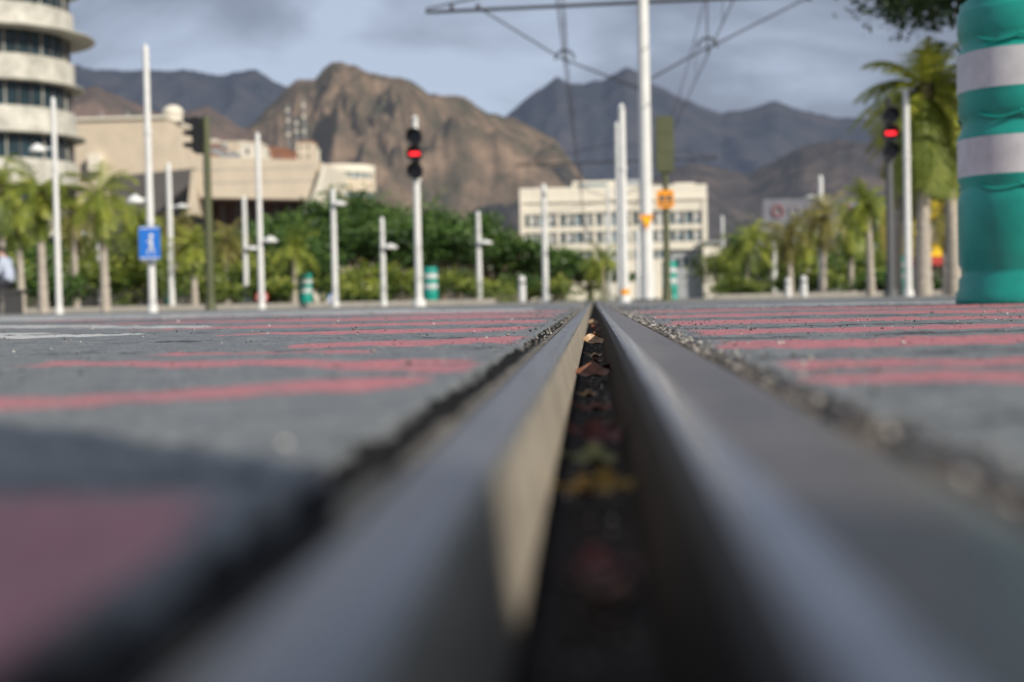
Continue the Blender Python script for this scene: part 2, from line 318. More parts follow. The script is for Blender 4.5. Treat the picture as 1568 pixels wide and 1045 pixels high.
# ------------------------------------------------------------------ street furniture
def barrel(x,D,hh=1.03,rr=.215,detail=False,rot=0):
    s=hh/1.03; q_=rr/.215
    P=[(0,0),(.222,0),(.224,.012),(.222,.04),(.214,.05),(.213,.085),(.203,.10),(.204,.12),(.213,.14),(.214,.34),(.213,.365),(.204,.385),(.204,.405),(.212,.425),(.213,.435),
       (.213,.436),(.213,.564),(.213,.565),(.209,.58),(.198,.60),(.195,.625),(.203,.645),(.210,.66),(.206,.70),(.211,.724),(.211,.725),(.211,.855),(.211,.856),(.204,.865),(.194,.885),(.203,.91),(.209,.93),(.209,.99),(.205,1.005),(.198,1.012),(.20,1.03),(.185,1.04),(0,1.04)]
    P=[(a*q_,b*s) for a,b in P]
    mb=MB(); mb.lathe(P,(0,0,0),TEAL,48 if detail else 24,mf=lambda j:REFL if (.433*s<=P[j][1]<.564*s or .7245*s<=P[j][1]<.855*s) and P[j+1][1]-P[j][1]>.05 else TEAL)
    if detail:
        for zc in(.645,.90,.405):
            for a_ in(-125,-85,-45,45,135):
                pts=[((.209-.004*math.cos(t))*math.cos(math.radians(a_+22*t/1.2)),(.209-.004*math.cos(t))*math.sin(math.radians(a_+22*t/1.2)),zc-.022*math.cos(t*1.2)) for t in np.linspace(-1.2,1.2,13)]
                mb.path(pts,.005,TEAL,8)
        mb.lathe([(.212,.45),(.218,.452),(.218,.552),(.212,.554)],(0,0,0),bpy.data.materials.get('sheet_overlap') or mat('sheet_overlap',(.30,.31,.33),.4),6,a0=math.radians(-97),a1=math.radians(-80),smooth=False)
        mb.box(-.05,.05,-.02,.02,1.04,1.075,TEAL,.012)
    return mb.build('traffic_barrel',(x,D,-.004),rot=rot)
for px,D in ((261,52),(470,43),(661,38.5),(1027,37.5),(1385,37)): barrel(bx(px,D),D,.99,.205)
barrel(bx(1567,5.0),5.0,1.03,.213,True)
barrel(.645,-.60,1.03,.213,True,1.0)      # added out-of-view barrel, casts the shadow over the near groove and pavement
def lamp(px,pyt,D,wpx=9,disc=None,name='street_lamp',m=WHITEP):
    z=bz(px,pyt,D); r=wpx/2/F*D; mb=MB()
    mb.cyl((0,0,-.03),(0,0,.10),r*1.5,r*1.3,m,14); mb.cyl((0,0,0.10),(0,0,z*.97),r*1.08,r*.85,m,16); mb.lathe([(r*.85,0),(r*.8,.04),(r*.4,.09),(0,.1)],(0,0,z*.97),m,12)
    for zz in(.33,.66): mb.cyl((0,0,z*zz),(0,0,z*zz+.05),r*1.14,r*1.14,m,14)
    if disc:
        dx=(disc[0]-px)/F*D; dz=bz(disc[0],disc[1],D); R_=max(.13,12/F*D)
        mb.cyl((0,0,dz+.02),(dx,0,dz+.05),r*.35,r*.3,m,8)
        mb.lathe([(0,-.02),(R_*.9,-.02),(R_,.0),(R_*.8,.05),(R_*.35,.09),(.02,.11),(0,.11)],(dx,0,dz),m,20)
    return mb.build(name,(bx(px,D),D,0))
for a in [(92,150,21,9,(65,232)),(235,68,20,11,(212,310)),(265,248,40,9,(285,318)),(379,300,44,8,(390,382)),(402,203,28,9,(418,370)),(515,290,36,9,(524,314)),
          (589,335,34,8,(601,380)),(736,325,42,8,(746,373)),(837,283,31,9,None),(958,160,24,12,None),(979,355,45,8,None),(1109,330,70,5,None),(1392,138,26,11,None),(1187,372,50,9,None),
          (1260,268,46,8,(1247,304)),(155,355,45,6,(130,360)),(287,405,48,6,None)]:
    lamp(*a)
def bollard(px,D,z):
    mb=MB(); mb.cyl((0,0,0),(0,0,z*.9),.09,.085,WHITEP,14); mb.lathe([(.085,0),(.08,.03),(.04,.07),(0,.08)],(0,0,z*.9),WHITEP,12); mb.cyl((0,0,z*.7),(0,0,z*.78),.092,.092,GREYP,14); mb.build('bollard',(bx(px,D),D,0))
bollard(801,34,.62); bollard(1232,36,.5); bollard(1208,40,.5)
def tram_signal(px,D,pytop,pyred,pm,cap=WHITEP):
    mb=MB(); zr=bz(px,pyred,D); zt=bz(px,pytop,D)
    mb.cyl((0,0,-.03),(0,0,.1),.12,.11,pm,14); mb.cyl((0,0,.1),(0,0,zr-.42),.065,.058,pm,14); mb.cyl((0,0,zr-.46),(0,0,zr-.40),.08,.08,pm,14)
    mb.box(-.06,.06,-.08,.08,zr-.42,zr+.42,BLACK,.02)
    for i in(-1,0,1):
        z=zr+i*.29; mb.cyl((0,-.16,z),(0,.06,z),.138,.11,BLACK,22)
        mb.cyl((0,-.165,z),(0,-.161,z),.105,.105,LENS,20)
        k=14; v=[]; 
        for j in range(k+1):
            t=math.radians(-20)+math.radians(220)*j/k
            for rr in(.118,.132): v+= [(rr*math.cos(t),-.16,z+rr*math.sin(t)),(rr*math.cos(t),-.34+.10*(1-math.sin(max(0,t)))*.6,z+rr*math.sin(t))]
        f=[]
        for j in range(k): o=4*j; f+=[(o,o+1,o+5,o+4),(o+2,o+6,o+7,o+3),(o+1,o+3,o+7,o+5)]
        mb.add(v,f,BLACK,False)
    pts=[(.062+.03*math.cos(t),.03*math.sin(t)) for t in np.linspace(-math.pi/2,math.pi/2,7)]+[(-.062+.03*math.cos(t),.03*math.sin(t)) for t in np.linspace(math.pi/2,1.5*math.pi,7)]
    mb.prism([(a,zr+b_) for a,b_ in pts],-.176,-.17,REDL)
    mb.cyl((0,0,zr+.42),(0,0,zt-.06),.05,.045,cap,12); mb.lathe([(.055,0),(.06,.02),(.03,.06),(0,.07)],(0,0,zt-.07),cap,12)
    mb.build('tram_signal',(bx(px,D),D,0))
tram_signal(643,24,178,238,WHITEP); tram_signal(1365,24,150,207,GREYP,BLACK)
def back_signal(px,D,pyt,pyb,wpx):
    mb=MB(); z1=bz(px,pyt,D); z0=bz(px,pyb,D); w_=wpx/2/F*D
    mb.cyl((0,0,0),(0,0,z0+.1),.065,.055,OLIVE,14); mb.cyl((0,0,-.02),(0,0,.25),.11,.09,OLIVE,12)
    mb.box(-w_,w_,-.09,.09,z0,z1,OLIVE,.05); h3=(z1-z0)/3
    for i in range(3):
        z=z0+h3*(i+.5); mb.box(-w_*.8,w_*.8,-.098,-.09,z-h3*.42,z+h3*.42,OLIVE,.02)
        mb.cyl((0,.09,z),(0,.14,z),w_*.8,w_*.8,BLACK,18)
        mb.box(-w_*.7,w_*.7,.09,.32,z+h3*.36,z+h3*.38,BLACK)
    return mb
mb=back_signal(1023,27,180,265,27)
zs=bz(1021,306,27); mb.box(-.17,.15,-.10,-.085,zs-.17,zs+.17,ORANGE,.03)
for i,(a,b_) in enumerate(((-.12,-.02),(.02,.11))): mb.box(a,b_,-.106,-.101,zs-.04,zs+.07,GREYP,.01)
mb.box(-.13,.11,-.106,-.101,zs-.11,zs-.08,GREYP)
mb.build('traffic_light',(bx(1023,27),27,0))
D=25; mb=MB(); zt=bz(312,180,D); mb.cyl((0,0,-.02),(0,0,.2),.10,.085,OLIVE,12); mb.cyl((0,0,.2),(0,0,zt),.075,.065,OLIVE,14)
zb=bz(295,236,D)
mb.box(-.22,-.09,-.14,.14,zb,zt-.02,BLACK,.02)
for i in range(3):
    z=zb+(zt-zb)*(i+.5)/3; mb.cyl((-.22,0,z),(-.25,0,z),.085,.085,LENS,16)
    k=10; v=[];f=[]
    for j in range(k+1):
        t=math.pi*j/k; v+=[(-.22,.095*math.cos(t),z+.095*math.sin(t)),(-.40,.095*math.cos(t),z+.085*math.sin(t))]
    for j in range(k): f.append((2*j,2*j+1,2*j+3,2*j+2))
    mb.add(v,f,BLACK,True)
mb.cyl((-.1,0,zb+.1),(0,0,zb+.1),.03,.03,OLIVE,8); mb.cyl((-.1,0,zt-.15),(0,0,zt-.15),.03,.03,OLIVE,8)
mb.build('traffic_light',(bx(324,D),D,0))
D=19.85; x0=bx(233,D); mb=MB(); za=bz(233,398,D); zb=bz(233,347,D); w_=.15
mb.box(-w_,w_,-.01,.01,za,zb,BLUE,.02); mb.box(-w_+.015,w_-.015,-.014,-.012,za+.015,za+.03,SWHITE); mb.box(-w_+.015,w_-.015,-.014,-.012,zb-.03,zb-.015,SWHITE)
zm=(za+zb)/2
mb.cyl((.03,-.018,zm+.10),(.03,-.012,zm+.10),.03,.03,SWHITE,14)
for s_ in [[(.005,-.06),(.05,-.06),(.045,.055),(.005,.055)],[(-.04,-.15),(-.02,-.15),(.035,-.05),(.01,-.05)],[(.055,-.15),(.075,-.15),(.05,-.05),(.03,-.05)],[(-.05,.0),(-.04,.015),(.01,.05),(.01,.03)]]:
    mb.prism([(a,zm+b_) for a,b_ in s_],-.018,-.0125,SWHITE)
mb.box(-.03,.03,.01,.10,zm-.1,zm-.07,GREYP)
mb.build('pedestrian_sign',(x0,D,0))
def disc_sign(px,py,D,r,mo,mi_,name):
    mb=MB(); z=bz(px,py,D); mb.cyl((0,-.02,z),(0,0,z),r,r,mo,24); mb.cyl((0,-.025,z),(0,-.021,z),r*.72,r*.72,mi_,24); mb.cyl((0,.03,0),(0,.03,z),.03,.03,GREYP,8); mb.build(name,(bx(px,D),D,0))
disc_sign(403,455,30,.13,REDP,SWHITE,'road_sign'); disc_sign(512,457,36,.14,BLUE,SWHITE,'road_sign')
# ------------------------------------------------------------------ catenary poles
def catenary(x,y,zarm,Lw,Rw,r,front=False):
    mb=MB(); top=zarm+1.5
    mb.cyl((0,0,-.03),(0,0,.5),r*1.12,r*1.12,WHITEP,20); mb.cyl((0,0,.5),(0,0,top),r,r*.8,WHITEP,20); mb.lathe([(r*.8,0),(r*.5,.08),(0,.1)],(0,0,top),WHITEP,16)
    for rx in range(8):
        a=rx*math.pi/4; mb.cyl((r*1.35*math.cos(a),r*1.35*math.sin(a),-.02),(r*1.35*math.cos(a),r*1.35*math.sin(a),.05),.015,.015,GREYP,6)
    mb.cyl((0,0,-.02),(0,0,.02),r*1.7,r*1.7,GREYP,20)
    mb.cyl((-Lw,0,zarm-.06),(0,0,zarm),.032,.036,CABLE,8); mb.cyl((0,0,zarm),(Rw,0,zarm+.05),.036,.032,CABLE,8)
    mb.cyl((-Lw,0,zarm-.0),(0,0,zarm+.75),.018,.018,CABLE,6); mb.cyl((0,0,zarm+.75),(Rw,0,zarm+.1),.018,.018,CABLE,6)
    for s_,xw,zw in((-1,-1.48,zarm-1.15),(1,1.2,zarm-1.0)):
        mb.cyl((xw,0,zarm),(xw,0,zw+.28),.014,.014,CABLE,6)
        pts=[(xw+.18*math.cos(t),0,zw+.12+.18*math.sin(t)) for t in np.linspace(0,math.pi,9)]; mb.path(pts,.022,CABLE)
        mb.cyl((s_*3.1,0,zarm),(xw,0,zw+.1),.016,.016,CABLE,6)
        mb.cyl((0,0,zw-.5),(xw,0,zw+.12),.018,.016,CABLE,6)
        mb.cyl((xw,0,zw-.02),(xw,0,zw+.3),.016,.016,CABLE,6)
        for q_ in(3.1,3.6): mb.lathe([(0,-.08),(.05,-.05),(.03,0),(.05,.05),(0,.08)],(s_*q_,0,zarm),CABLE,8)
    if front:
        z=bz(991,341,27); mb.prism([(-.14,z+.13),(0,z-.15),(.14,z+.13)],-.19,-.175,ORANGE); mb.prism([(-.07,z+.07),(0,z-.06),(.07,z+.07)],-.196,-.1905,YELLOW)
    mb.build('catenary_pole',(x,y,0))
XC=bx(993,27); ZA=5.6
catenary(XC,27,ZA,4.1,4.0,.125,True)
for y in(58,92): catenary(XC+.05,y,ZA,4.1,4.0,.12)
for xo,zz in((-1.48,ZA-1.17),(1.2,ZA-1.02)):
    mb=MB(); mb.cyl((XC+xo,-25,zz),(XC+xo,140,zz),.011,.011,CABLE,6)
    for a,b_ in((-4,27),(27,58),(58,92),(92,126)):
        pts=[(XC+xo,a+(b_-a)*t,zz+.35+.85*(2*t-1)**2) for t in np.linspace(0,1,13)]; mb.path(pts,.009,CABLE)
        for t in np.linspace(.1,.9,6): mb.cyl((XC+xo,a+(b_-a)*t,zz),(XC+xo,a+(b_-a)*t,zz+.35+.85*(2*t-1)**2),.006,.006,CABLE,5)
    mb.build('overhead_wire')
mb=MB(); mb.lathe([(.072,.0),(.076,.01),(.076,.16),(.072,.17)],(0,0,.03),ORANGE,16); mb.build('pole_marker_band',(bx(958,24),24,0))
# ------------------------------------------------------------------ vegetation
def quads(P,size,r,up=.25,asp=.5):
    N=len(P); a=r.randn(N,3); a[:,2]*=.7; a/=np.linalg.norm(a,axis=1)[:,None]; c=r.randn(N,3); c[:,2]+=up
    b_=np.cross(a,c); b_/=np.linalg.norm(b_,axis=1)[:,None]; s=(size*(.6+.8*r.rand(N)))[:,None]
    V=np.stack([P-a*s,P+b_*s*asp,P+a*s,P-b_*s*asp],1).reshape(-1,3); return V,np.arange(4*N).reshape(N,4)
def crown(cx,cz,rx,rz,K,nleaf,size,r,cl=.3):
    P=[];T=[];C=[]
    for i in range(K):
        d=r.randn(3); d/=np.linalg.norm(d); d[2]=d[2] if d[2]>-.35 else -d[2]*.5
        q_=(.55+.45*r.rand()); c=np.array([cx+d[0]*rx*q_,d[1]*rx*q_,cz+d[2]*rz*q_]); C.append(c)
        n_=nleaf//K; p=r.randn(n_,3)*np.array([rx*cl,rx*cl,rz*cl*.8])*(.55+.6*r.rand()); P.append(c+p)
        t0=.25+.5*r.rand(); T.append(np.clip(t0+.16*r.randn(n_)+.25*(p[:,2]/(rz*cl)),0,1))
    return np.concatenate(P),np.concatenate(T),C
def tree(name,x,y,zt,zb,rx,nleaf=5000,size=.2,K=34,lm=LF_D,seed=0,tr=.2,dx=0,cl=.22):
    r=np.random.RandomState(seed); e_=empty(name,(x,y,0)); cz=(zt+zb)/2; rz=(zt-zb)/2
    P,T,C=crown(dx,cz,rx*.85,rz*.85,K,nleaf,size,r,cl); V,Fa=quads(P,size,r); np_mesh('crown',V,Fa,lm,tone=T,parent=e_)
    mb=MB(); fz=max(.3,zb*.9); mb.cyl((0,0,-.05),(dx*.15,0,fz),tr,tr*.7,TRUNK,10)
    for c in C[:14]:
        m_=(np.array([dx*.15,0,fz])*.5+c*.5)+r.randn(3)*.1*rx; mb.cyl((dx*.15,0,fz-.05),tuple(m_),tr*.5,tr*.28,TRUNK,6); mb.cyl(tuple(m_),tuple(c),tr*.28,tr*.1,TRUNK,5)
    mb.build('trunk',parent=e_); return e_
def palm(name,x,y,hz,L,nf=20,lm=LF_P,seed=0,tr=.12,skirt=0,droop=1.0,nl=26,bias=0,sk=.75):
    r=np.random.RandomState(seed); e_=empty(name,(x,y,0)); V=[];T=[]
    lean=r.randn(2)*.05*hz
    for i in range(nf+skirt):
        az=r.rand()*6.283; sk_=i>=nf; el=(math.radians(80)-math.radians(95)*((i+.5)/nf)**.8) if not sk_ else math.radians(-35-35*r.rand())
        LL=L*(.8+.35*r.rand())*(sk if sk_ else 1); p=np.array([lean[0],lean[1],hz]); d=np.array([math.cos(az)*math.cos(el),math.sin(az)*math.cos(el),math.sin(el)])
        side=np.array([-math.sin(az),math.cos(az),0]); t0=.45+bias+.3*r.rand()-(.25 if sk_ else 0); dr=droop*(.7+.6*r.rand())
        for j in range(nl):
            u=j/nl; d=d+np.array([0,0,-.105*dr*(1+u)*26/nl*(.6 if not sk_ else 1)]); d/=np.linalg.norm(d); pn=p+d*LL/nl
            wl=LL*.30*math.sin(math.pi*min(.97,u*.85+.12))**.7
            V.append([p-side*.012*L,p+side*.012*L,pn+side*.008*L,pn-side*.008*L]); T.append(t0)
            if u>.1:
                for s_ in(-1,1):
                    q_=(side*s_*.75+d*.6+np.array([0,0,-.2-.35*r.rand()*droop])); q_/=np.linalg.norm(q_); q_=q_*wl*(.8+.3*r.rand()); wd=d*L*.017
                    V.append([p-wd,p+wd,p+q_+wd*.2,p+q_-wd*.2]); T.append(np.clip(t0+.15*r.randn(),0,1))
            p=pn
    V=np.array(V).reshape(-1,3); V[:,2]=np.maximum(V[:,2],.0); N=len(V)//4
    np_mesh('fronds',V,np.arange(4*N).reshape(N,4),lm,tone=np.array(T),parent=e_)
    if hz>.4:
        mb=MB(); k=max(5,int(hz/.22))
        for i in range(k):
            a=i/k;b_=(i+1)/k; r0=tr*(1.35-.35*min(1,a*3)); mb.cyl((lean[0]*a**2,lean[1]*a**2,hz*a-.03*(i==0)),(lean[0]*b_**2,lean[1]*b_**2,hz*b_),r0*.92,r0*1.06,PTRUNK,10)
        mb.lathe([(tr*.8,-.25),(tr*1.6,-.1),(tr*1.5,.08),(0,.2)],(lean[0],lean[1],hz),LF_O,10)
        mb.build('trunk',parent=e_)
    return e_
fic=[(415,330,78),(470,300,84),(535,284,88),(595,296,84),(650,308,80),(705,318,82),(755,342,84),(810,368,86),(862,388,88),(905,412,95),(430,350,74),(680,335,78),(565,320,79)]
for i,(px,py,D) in enumerate(fic):
    tree('ficus_tree',bx(px,D),D,bz(px,py,D),bz(px,440,D),3.2,6800,.16,44,LF_D,100+i,.22)
def shrub(px,pt,D,wpx,seed,lm=LF_S,n_=1500,size=.085,name='shrub'):
    r=np.random.RandomState(seed); zt=bz(px,pt,D); rx=wpx/2/F*D; e_=empty(name,(bx(px,D),D,0))
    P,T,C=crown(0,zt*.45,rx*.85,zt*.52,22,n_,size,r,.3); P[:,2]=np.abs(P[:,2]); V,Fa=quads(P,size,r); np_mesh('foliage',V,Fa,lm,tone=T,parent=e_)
    mb=MB()
    for c in C[:8]: mb.cyl((c[0]*.2,c[1]*.2,-.03),tuple(c),.03,.012,TRUNK,5)
    mb.build('stems',parent=e_)
sh=[(5,330,48,120,1),(50,350,45,110,0),(110,335,50,110,1),(195,335,52,120,1),(150,385,42,100,1),(205,390,42,100,1),(250,370,50,100,0),(300,385,46,100,1),(345,350,56,110,0),(392,385,46,90,1),(440,375,46,100,1),
 (490,382,46,90,0),(535,410,44,90,1),(575,400,50,90,0),(620,410,46,80,1),(690,405,52,100,0),(735,425,48,80,1),(790,415,54,90,0),(850,420,54,80,0),(25,400,38.5,110,1),(85,410,38.5,90,0),(330,420,42,90,1),(420,420,41,80,1),(560,435,40,70,1),
 (1110,375,62,90,0),(1150,338,66,110,0),(1165,385,58,130,1),(1205,370,56,110,1),(1250,370,58,110,0),(1300,340,60,110,0),(1340,375,52,110,1),(1290,405,50,100,1),(1230,410,48,100,1),(1130,425,50,90,1),(1350,415,44,80,0),(1430,425,60,70,0),(1520,380,60,160,0),(1620,370,60,160,0),(-80,340,50,160,1)]
for i,(px,pt,D,wd,t) in enumerate(sh): shrub(px,pt+4,D,wd,300+i,LF_S if t else LF_D if i%3 else LF_S,1900)
pl=[(68,298,30,1.15,LF_P),(163,305,30,1.15,LF_P),(8,292,32,1.2,LF_P),(118,330,39,1.2,LF_O),(222,345,42,1.2,LF_P),(300,380,40,1.,LF_P),(452,385,42,1.1,LF_P),(350,370,50,1.3,LF_O),(270,350,46,1.1,LF_O),(35,330,36,1.1,LF_P),
 (1212,355,44,1.2,LF_O),(1262,335,42,1.2,LF_O),(1305,350,46,1.2,LF_P),(1335,315,36,1.1,LF_P),(1180,378,52,1.3,LF_P),(560,425,44,.8,LF_P),(925,400,70,1.5,LF_P),(1450,330,40,1.2,LF_O),(1238,372,50,1.2,LF_P),(1145,372,50,1.3,LF_P)]
for i,(px,py,D,L,lm) in enumerate(pl):
    palm('palm_tree',bx(px,D),D,max(.5,bz(px,py,D)),L,26,lm,500+i,.085,12,.85,20,sk=.85)
palm('palm_tree',bx(1415,27),27,bz(1415,140,27),1.5,32,LF_P,601,.13,34,.75,30,bias=.18,sk=1.25)
palm('palm_tree',bx(1462,30),30,bz(1457,165,30),1.55,26,LF_P,617,.13,34,.9,30,bias=.12,sk=1.2)
palm('palm_tree',bx(1372,31),31,bz(1372,225,31),1.25,22,LF_O,603,.12,26,1.0,24,sk=1.2,bias=.1)
for i,(px,D,L) in enumerate([(760,40,.85),(735,42,.7),(785,42,.7),(905,44,.7),(930,46,.6),(870,46,.6),(500,38.5,.5),(640,44,.6),(40,40,.6),(190,40,.6),(330,39,.6),(1120,44,.8),(1160,42,.7),(1300,44,.6)]):
    palm('agave_plant',bx(px,D),D,.12,L,20,LF_S,700+i,droop=.5,nl=10)
tree('broadleaf_tree',bx(1690,26),26,6.7,3.75,2.65,16000,.075,64,LF_N,33,.18,dx=-1.5,cl=.17)
# ------------------------------------------------------------------ kerb
KC=mat('kerb_concrete',(.36,.34,.30),.8,var=.2,scale=4)
mb=MB(); mb.box(-45,XC-3.6,37.0,37.3,-.02,.10,KC,.015); mb.box(XC+2.5,40,41,41.3,-.02,.10,KC,.015); mb.build('kerb')
# ------------------------------------------------------------------ buildings
BEI=mat('beige_render',(.58,.50,.39),.85,var=.12,scale=.4); CONC=mat('tower_concrete',(.44,.43,.38),.8,var=.35,scale=.7); DGL=mat('dark_window_glass',(.02,.04,.05),.12,var=.5,scale=.6)
DWALL=mat('dark_stone_wall',(.10,.095,.095),.8,var=.2,scale=.5); RBR=mat('red_brown_recess',(.09,.05,.042),.8); WH=mat('white_render',(.70,.66,.56),.8,var=.09,scale=.4)
BGL=mat('office_glass',(.20,.27,.31),.15,var=.4,scale=.8); GRW=mat('grey_render',(.33,.35,.37),.8); ROOFT=mat('terracotta',(.28,.13,.08),.8)
BLIND=mat('window_blind',(.45,.47,.48),.7)
D=118; cx=bx(4,D); R0=6.5; mb=MB(); f0=bz(60,62,D); st=bz(60,60,D)-bz(60,136,D); nfl=int(f0/st)+1
mb.lathe([(R0-.5,0),(R0-.5,f0+15)],(0,0,0),DGL,64)
for zl in [f0+st*k for k in range(-nfl,4)]:
    if zl<0: continue
    h_=st*.50; e_=1.75 if abs(zl-f0)<.1 else .75
    mb.lathe([(R0-.5,-.02),(R0+e_-.3,-.10),(R0+e_,-.04),(R0+e_,.06),(R0+.05,.22),(R0,.26),(R0-.02,h_),(R0-.15,h_+.06),(R0-.5,h_+.06)],(0,0,zl),CONC,72)
    for k in range(36):
        a=k*2*math.pi/36; c_,s_=math.cos(a),math.sin(a)
        mb.cyl(((R0-.42)*c_,(R0-.42)*s_,zl+h_),((R0-.42)*c_,(R0-.42)*s_,zl+st-.08),.08,.08,DWALL if k%3 else CONC,5,False)
mb.lathe([(R0-.5,0),(R0-.5,.3),(0,.4)],(0,0,f0+15),CONC,64)
mb.build('round_office_tower',(cx,D,0))
def fb(mb,px0,px1,pt,pb,D,dep,m):
    pm=(px0+px1)/2; mb.box(bx(px0,D),bx(px1,D),D,D+dep,max(-.02,bz(pm,pb,D)),bz(pm,pt,D),m)
mb=MB(); D=140
fb(mb,123,262,184,480,D,14,BEI); fb(mb,122,263,180,184,D-.3,14.5,WH); fb(mb,142,160,236,262,D-1.2,1.2,WH)
zt=bz(255,180,D); mb.lathe([(1.0,0),(1.0,.75),(1.12,.85),(1.0,1.2),(.6,1.55),(0,1.7)],(bx(256,D),D+4,zt),WH,20)
for px in(150,190): mb.cyl((bx(px,D),D+3,zt),(bx(px,D),D+3,zt+.9),.1,.1,GRW,6)
mb.build('beige_apartment_building')
mb=MB(); D=118
def P2(px,py,D=D): return (bx(px,D),bz(px,py,D))
mb.prism([P2(138,262),P2(300,246),P2(322,250),P2(322,478),P2(138,478)],D+6,D+20,DWALL)
mb.prism([P2(312,303),P2(306,240),P2(494,247),P2(482,306)],D,D+12,BEI)
mb.prism([P2(322,303.3),P2(474,306.3),P2(474,470),P2(322,470)],D+3,D+12,RBR)
mb.prism([P2(293,330),P2(302,262),P2(311.5,262),P2(307,330)],D-.4,D+10,BEI)
mb.prism([P2(474,470),P2(474,310),P2(484,306.5),P2(503,252),P2(509,254),P2(492,330),P2(490,470)],D-.6,D+11,WH)
for k in range(7): 
    a=P2(335+k*21,308); mb.box(a[0]-.12,a[0]+.12,D+2.6,D+2.9,0,a[1]-.1,DWALL)
for k in range(5):
    a=P2(330+k*30,238+k*1.2); mb.box(a[0],a[0]+.7,D+3,D+4,a[1]-.8,a[1]-.1,GRW if k%2 else BEI)
for py in(262,282): 
    a=P2(312,py); b2=P2(492,py+3); mb.box(a[0],b2[0]-.3,D-.03,D,a[1],a[1]+.05,GRW)
mb.build('concert_hall')
mb=MB(); D=128; xc=bx(520,D)
for pt,pb,m,rr in((252,264,WH,3.1),(264,274,BGL,2.85),(274,294,BEI,3.15),(294,302,BGL,2.9),(302,470,BEI,3.0)):
    mb.lathe([(0,bz(520,pb,D)+.01),(rr,bz(520,pb,D)+.01),(rr,bz(520,pt,D)),(0,bz(520,pt,D))],(xc,D+3,0),m,30,smooth=False)
for k in range(24):
    a=k*math.pi*2/24; mb.cyl((xc+3*math.cos(a),D+3+3*math.sin(a),bz(520,275,D)),(xc+3*math.cos(a),D+3+3*math.sin(a),bz(520,263,D)),.09,.09,WH,5,False)
mb.build('rounded_beige_building')
mb=MB(); D=160; x0,x1=bx(800,D),bx(1086,D); Z=lambda py:bz(940,py,D)
mb.box(x0+.3,x1-.3,D+.4,D+12,0,Z(290),BGL)
for pt,pb in((286,306),(308,326),(346,354),(372,384),(398,470)): mb.box(x0,x1,D,D+12.3,max(-.02,Z(pb)),Z(pt),WH)
mb.box(x0,x1,D-.25,D+.0,Z(309),Z(305),WH)
k=0; xx=x0
while xx<x1-.3:
    for pt,pb in((326,346),(354,372),(384,398)):
        mb.box(xx,xx+(.40 if k%4==0 else .10),D-.12,D+.35,Z(pb)-.02,Z(pt)+.02,WH)
    if k%2: 
        for pt,pb in((326,346),(354,372)): mb.box(xx+.15,xx+.9,D+.30,D+.36,Z(pb)+.8*random.random(),Z(pt),BLIND)
    k+=1; xx+=1.02
mb.box(x0,x0+.55,D-.15,D+.36,Z(400),Z(306),WH); mb.box(x1-.55,x1,D-.15,D+.36,Z(400),Z(306),WH)
mb.box(bx(880,D),bx(948,D),D+3,D+9,Z(286),Z(274),WH); mb.box(bx(890,D),bx(935,D),D+2.94,D+3,Z(284),Z(278),BGL)
mb.box(bx(962,D),bx(985,D),D+4,D+8,Z(286),Z(272),GRW); mb.box(bx(1040,D),bx(1072,D),D+4,D+8,Z(286),Z(279),WH); mb.box(bx(820,D),bx(850,D),D+4,D+8,Z(286),Z(281),GRW)
for px in(905,925,1000): mb.cyl((bx(px,D),D+5,Z(286)),(bx(px,D),D+5,Z(264)),.05,.03,CABLE,5)
mb.build('white_office_building')
mb=MB(); D=95
fb(mb,1030,1078,382,470,D,8,GRW); fb(mb,1028,1080,378,382,D-.3,8.6,WH); fb(mb,1079.5,1112,372,470,D-1,9,WH); fb(mb,1078,1114,369,372,D-1.3,9.6,GRW)
for px in(1037,1049,1061): fb(mb,px,px+7,396,410,D-.06,.05,DGL)
for px in(1086,1098): fb(mb,px,px+7,392,408,D-1.06,.05,DGL)
mb.build('white_house')
mb=MB(); D=130
fb(mb,1160,1345,348,470,D,12,GRW); fb(mb,1172,1330,304,346,D+2,.4,mat('billboard_panel',(.15,.155,.18),.6,var=.25,scale=.8))
for px in(1185,1250,1315): mb.cyl((bx(px,D),D+3,bz(px,350,D)),(bx(px,D),D+3,bz(px,306,D)),.1,.1,GREYP,6)
zc=bz(1200,324,D+2); RS=mat('faded_red_letters',(.23,.10,.115),.7,var=.3)
def arc(px,a0,a1,rx_,rz_,t_,m):
    x_=bx(px,D+2); pts=[(x_+rx_*math.cos(math.radians(t)),zc+rz_*math.sin(math.radians(t))) for t in np.linspace(a0,a1,16)]
    for a,b_ in zip(pts[:-1],pts[1:]): mb.cyl((a[0],D+1.95,a[1]),(b_[0],D+1.95,b_[1]),t_,t_,m,6)
PL=mat('pale_letters',(.26,.24,.25),.7)
arc(1194,0,360,.45,.5,.14,RS); arc(1220,0,360,.40,.45,.11,PL); arc(1245,0,180,.4,.5,.11,PL); arc(1272,20,340,.40,.45,.11,PL); arc(1298,0,360,.4,.5,.14,RS)
mb.build('shopping_centre')
mb=MB(); D=64
fb(mb,1404,1640,300,391,D,8,YELLOW); fb(mb,1402,1642,297,300,D-.2,8.4,WH); fb(mb,1404,1640,391.5,404,D-.6,8.6,REDP); fb(mb,1406,1640,404.5,470,D+.6,7,GRW)
for px in range(1408,1640,14): fb(mb,px,px+3,405,470,D+.3,.29,SWHITE)
fb(mb,1406,1640,428,432,D+.45,.13,SWHITE)
for px in(1420,1452): fb(mb,px,px+18,340,372,D-.08,.07,BEI)
mb.build('yellow_shop')
mb=MB(); r=np.random.RandomState(9)
